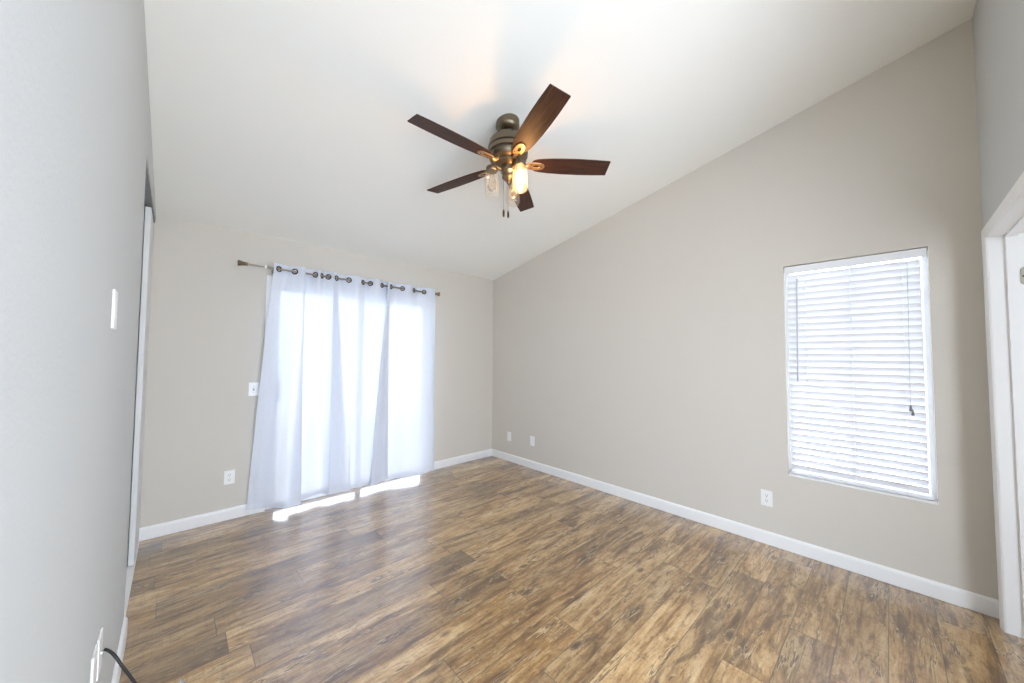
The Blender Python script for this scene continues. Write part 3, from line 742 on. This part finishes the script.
# ------------------------------------------------------------------ wall plates
def frame_on(pos, nrm):
    """matrix: local x along the wall, y up, z out of the wall"""
    n_ = Vector(nrm); up = Vector((0, 0, 1)); x_ = up.cross(n_)
    return Matrix.Translation(pos) @ Matrix((x_, up, n_)).transposed().to_4x4()
def plate_bm(wd=0.072, ht=0.116, t=0.006):
    m = MB(); m.box(-wd/2, wd/2, -ht/2, ht/2, 0, t); m.bevel(0.0025, 2); return m
def place(root, pos, nrm): root.matrix_world = frame_on(pos, nrm); return root
def outlet(label, pos, nrm):
    r = empty('wall_outlet'); tag(r, label, 'outlet', 'duplex outlets on the walls')
    plate_bm().build('plate', M_PLATE, r)
    for s_ in (1, -1):
        m = MB(); c_ = s_ * 0.0195
        pts = [(0.017 * math.cos(t) * 1.0, c_ + max(-0.0135, min(0.0135, 0.0175 * math.sin(t))), 0.005) for t in [2*PI*i/24 for i in range(24)]]
        m.prism(pts, (0, 0, 0.0025)); ro = m.build('receptacle', M_PLATE, r)
        m = MB(); m.box(-0.0078, -0.0055, c_ - 0.001, c_ + 0.008, 0.0074, 0.0078); m.box(0.0055, 0.0078, c_ - 0.001, c_ + 0.008, 0.0074, 0.0078)
        m.lathe([(0.0028, 0.0074), (0.0028, 0.0078)], (0, c_ - 0.0075, 0), 10); m.build('slots', M_DARK, ro)
    m = MB(); m.lathe([(0.003, 0.0055), (0.003, 0.0066), (0, 0.0069)], n=12, cap=False); m.build('screw', M_STEEL, r)
    return place(r, pos, nrm)
def switch(label, pos, nrm):
    r = empty('light_switch'); tag(r, label, 'light switch', 'light switches on the walls')
    plate_bm().build('plate', M_PLATE, r)
    m = MB(); m.box(-0.0055, 0.0055, -0.012, 0.012, 0.0055, 0.0063); m.build('slot', M_GREY, r)
    m = MB(); m.box(-0.0038, 0.0038, -0.004, 0.004, 0.0, 0.013, Matrix.Rotation(-0.5, 4, 'X') @ Matrix.Translation((0, 0, 0.003))); m.bevel(0.001, 1); m.build('toggle', M_PLATE, r)
    for s_ in (1, -1):
        m = MB(); m.lathe([(0.003, 0.0055), (0.003, 0.0066), (0, 0.0069)], (0, s_ * 0.030, 0), 12, cap=False); m.build('screw', M_STEEL, r)
    return place(r, pos, nrm)
def blank(label, pos, nrm, jack=None):
    r = empty('wall_plate'); tag(r, label, 'wall plate', 'blank and cable plates on the walls')
    plate_bm().build('plate', M_PLATE, r)
    for s_ in (1, -1):
        m = MB(); m.lathe([(0.0028, 0.0055), (0.0028, 0.0064), (0, 0.0067)], (0, s_ * 0.042, 0), 12, cap=False); m.build('screw', M_PLATE, r)
    if jack:
        m = MB(); m.lathe([(0.0075, 0.005), (0.0075, 0.009), (0.0048, 0.009), (0.0048, 0.012), (0, 0.012)], n=6 if False else 14, cap=False); o = m.build('jack', M_STEEL, r, True); o['label'] = 'metal cable jack'
    return place(r, pos, nrm)
def rocker(label, pos, nrm):
    r = empty('light_switch'); tag(r, label, 'light switch', 'light switches on the walls')
    plate_bm().build('plate', M_PLATE, r)
    m = MB(); m.box(-0.016, 0.016, -0.033, 0.033, 0.0045, 0.0068); m.bevel(0.001, 1); m.build('rocker', M_PLATE, r)
    return place(r, pos, nrm)
switch('white toggle light switch beside the left edge of the patio door curtain', (0.512, D, 1.077), (0, -1, 0))
outlet('white duplex outlet on the back wall left of the curtains', (0.366, D, 0.351), (0, -1, 0))
blank('blank white wall plate on the right wall, the one nearest the back corner', (W, 3.475, 0.322), (-1, 0, 0))
blank('blank white wall plate on the right wall, second from the back corner', (W, 3.056, 0.335), (-1, 0, 0))
outlet('white duplex outlet on the right wall under the blind window', (W, 0.660, 0.337), (-1, 0, 0))
rocker('white switch plate seen edge-on at eye height on the left wall', (L, 1.587, 1.510), (1, 0, 0))
blank('blank white wall plate low on the left wall, nearer the camera than the cable plate', (L, 1.544, 0.492), (1, 0, 0))
cp = blank('white cable plate low on the left wall with a black cable plugged in', (L, 1.648, 0.482), (1, 0, 0), True)

# ------------------------------------------------------------------ coax cable
cab = empty('coaxial_cable', (L, 1.648, 0.482)); tag(cab, 'black coaxial cable drooping from the left wall plate to the floor', 'cable')
A = Vector((L + 0.013, 1.646, 0.491))
path = [A, (-0.1135, 1.639, 0.483), (-0.1005, 1.628, 0.467), (-0.0855, 1.620, 0.437), (-0.0707, 1.616, 0.406), (-0.053, 1.613, 0.365), (-0.037, 1.608, 0.318), (-0.015, 1.595, 0.22), (0.000, 1.585, 0.12), (0.015, 1.58, 0.04), (0.04, 1.59, 0.006), (0.085, 1.63, 0.005), (0.125, 1.72, 0.005), (0.138, 1.85, 0.005), (0.115, 1.97, 0.005), (0.086, 2.035, 0.005), (0.068, 2.068, 0.006)]
P = catmull(path, 120)
m = MB(); m.tube(P, 0.0038, 10); child(m, 'cable', M_BLACK, cab, True)
def ferrule(p, d, name):
    d = Vector(d).normalized(); z = d; x_ = z.orthogonal().normalized(); y_ = z.cross(x_)
    mt = Matrix.Translation(p) @ Matrix((x_, y_, z)).transposed().to_4x4()
    m = MB(); m.lathe([(0.0045, -0.012), (0.0052, -0.010), (0.0052, 0.004), (0.0068, 0.005), (0.0068, 0.016), (0.0052, 0.017), (0.0046, 0.017), (0.0046, 0.008), (0, 0.008)], n=16, m=mt, cap=False)
    o = child(m, name, M_STEEL, cab, True); return o
d_ = (P[-1] - P[-3]); ferrule(P[-1], d_, 'connector')

# ------------------------------------------------------------------ outside
m = MB(); m.box(-3, W + 4, D + WT, D + 5, -0.20, -0.08); struct(m.build('patio', M_CONC))
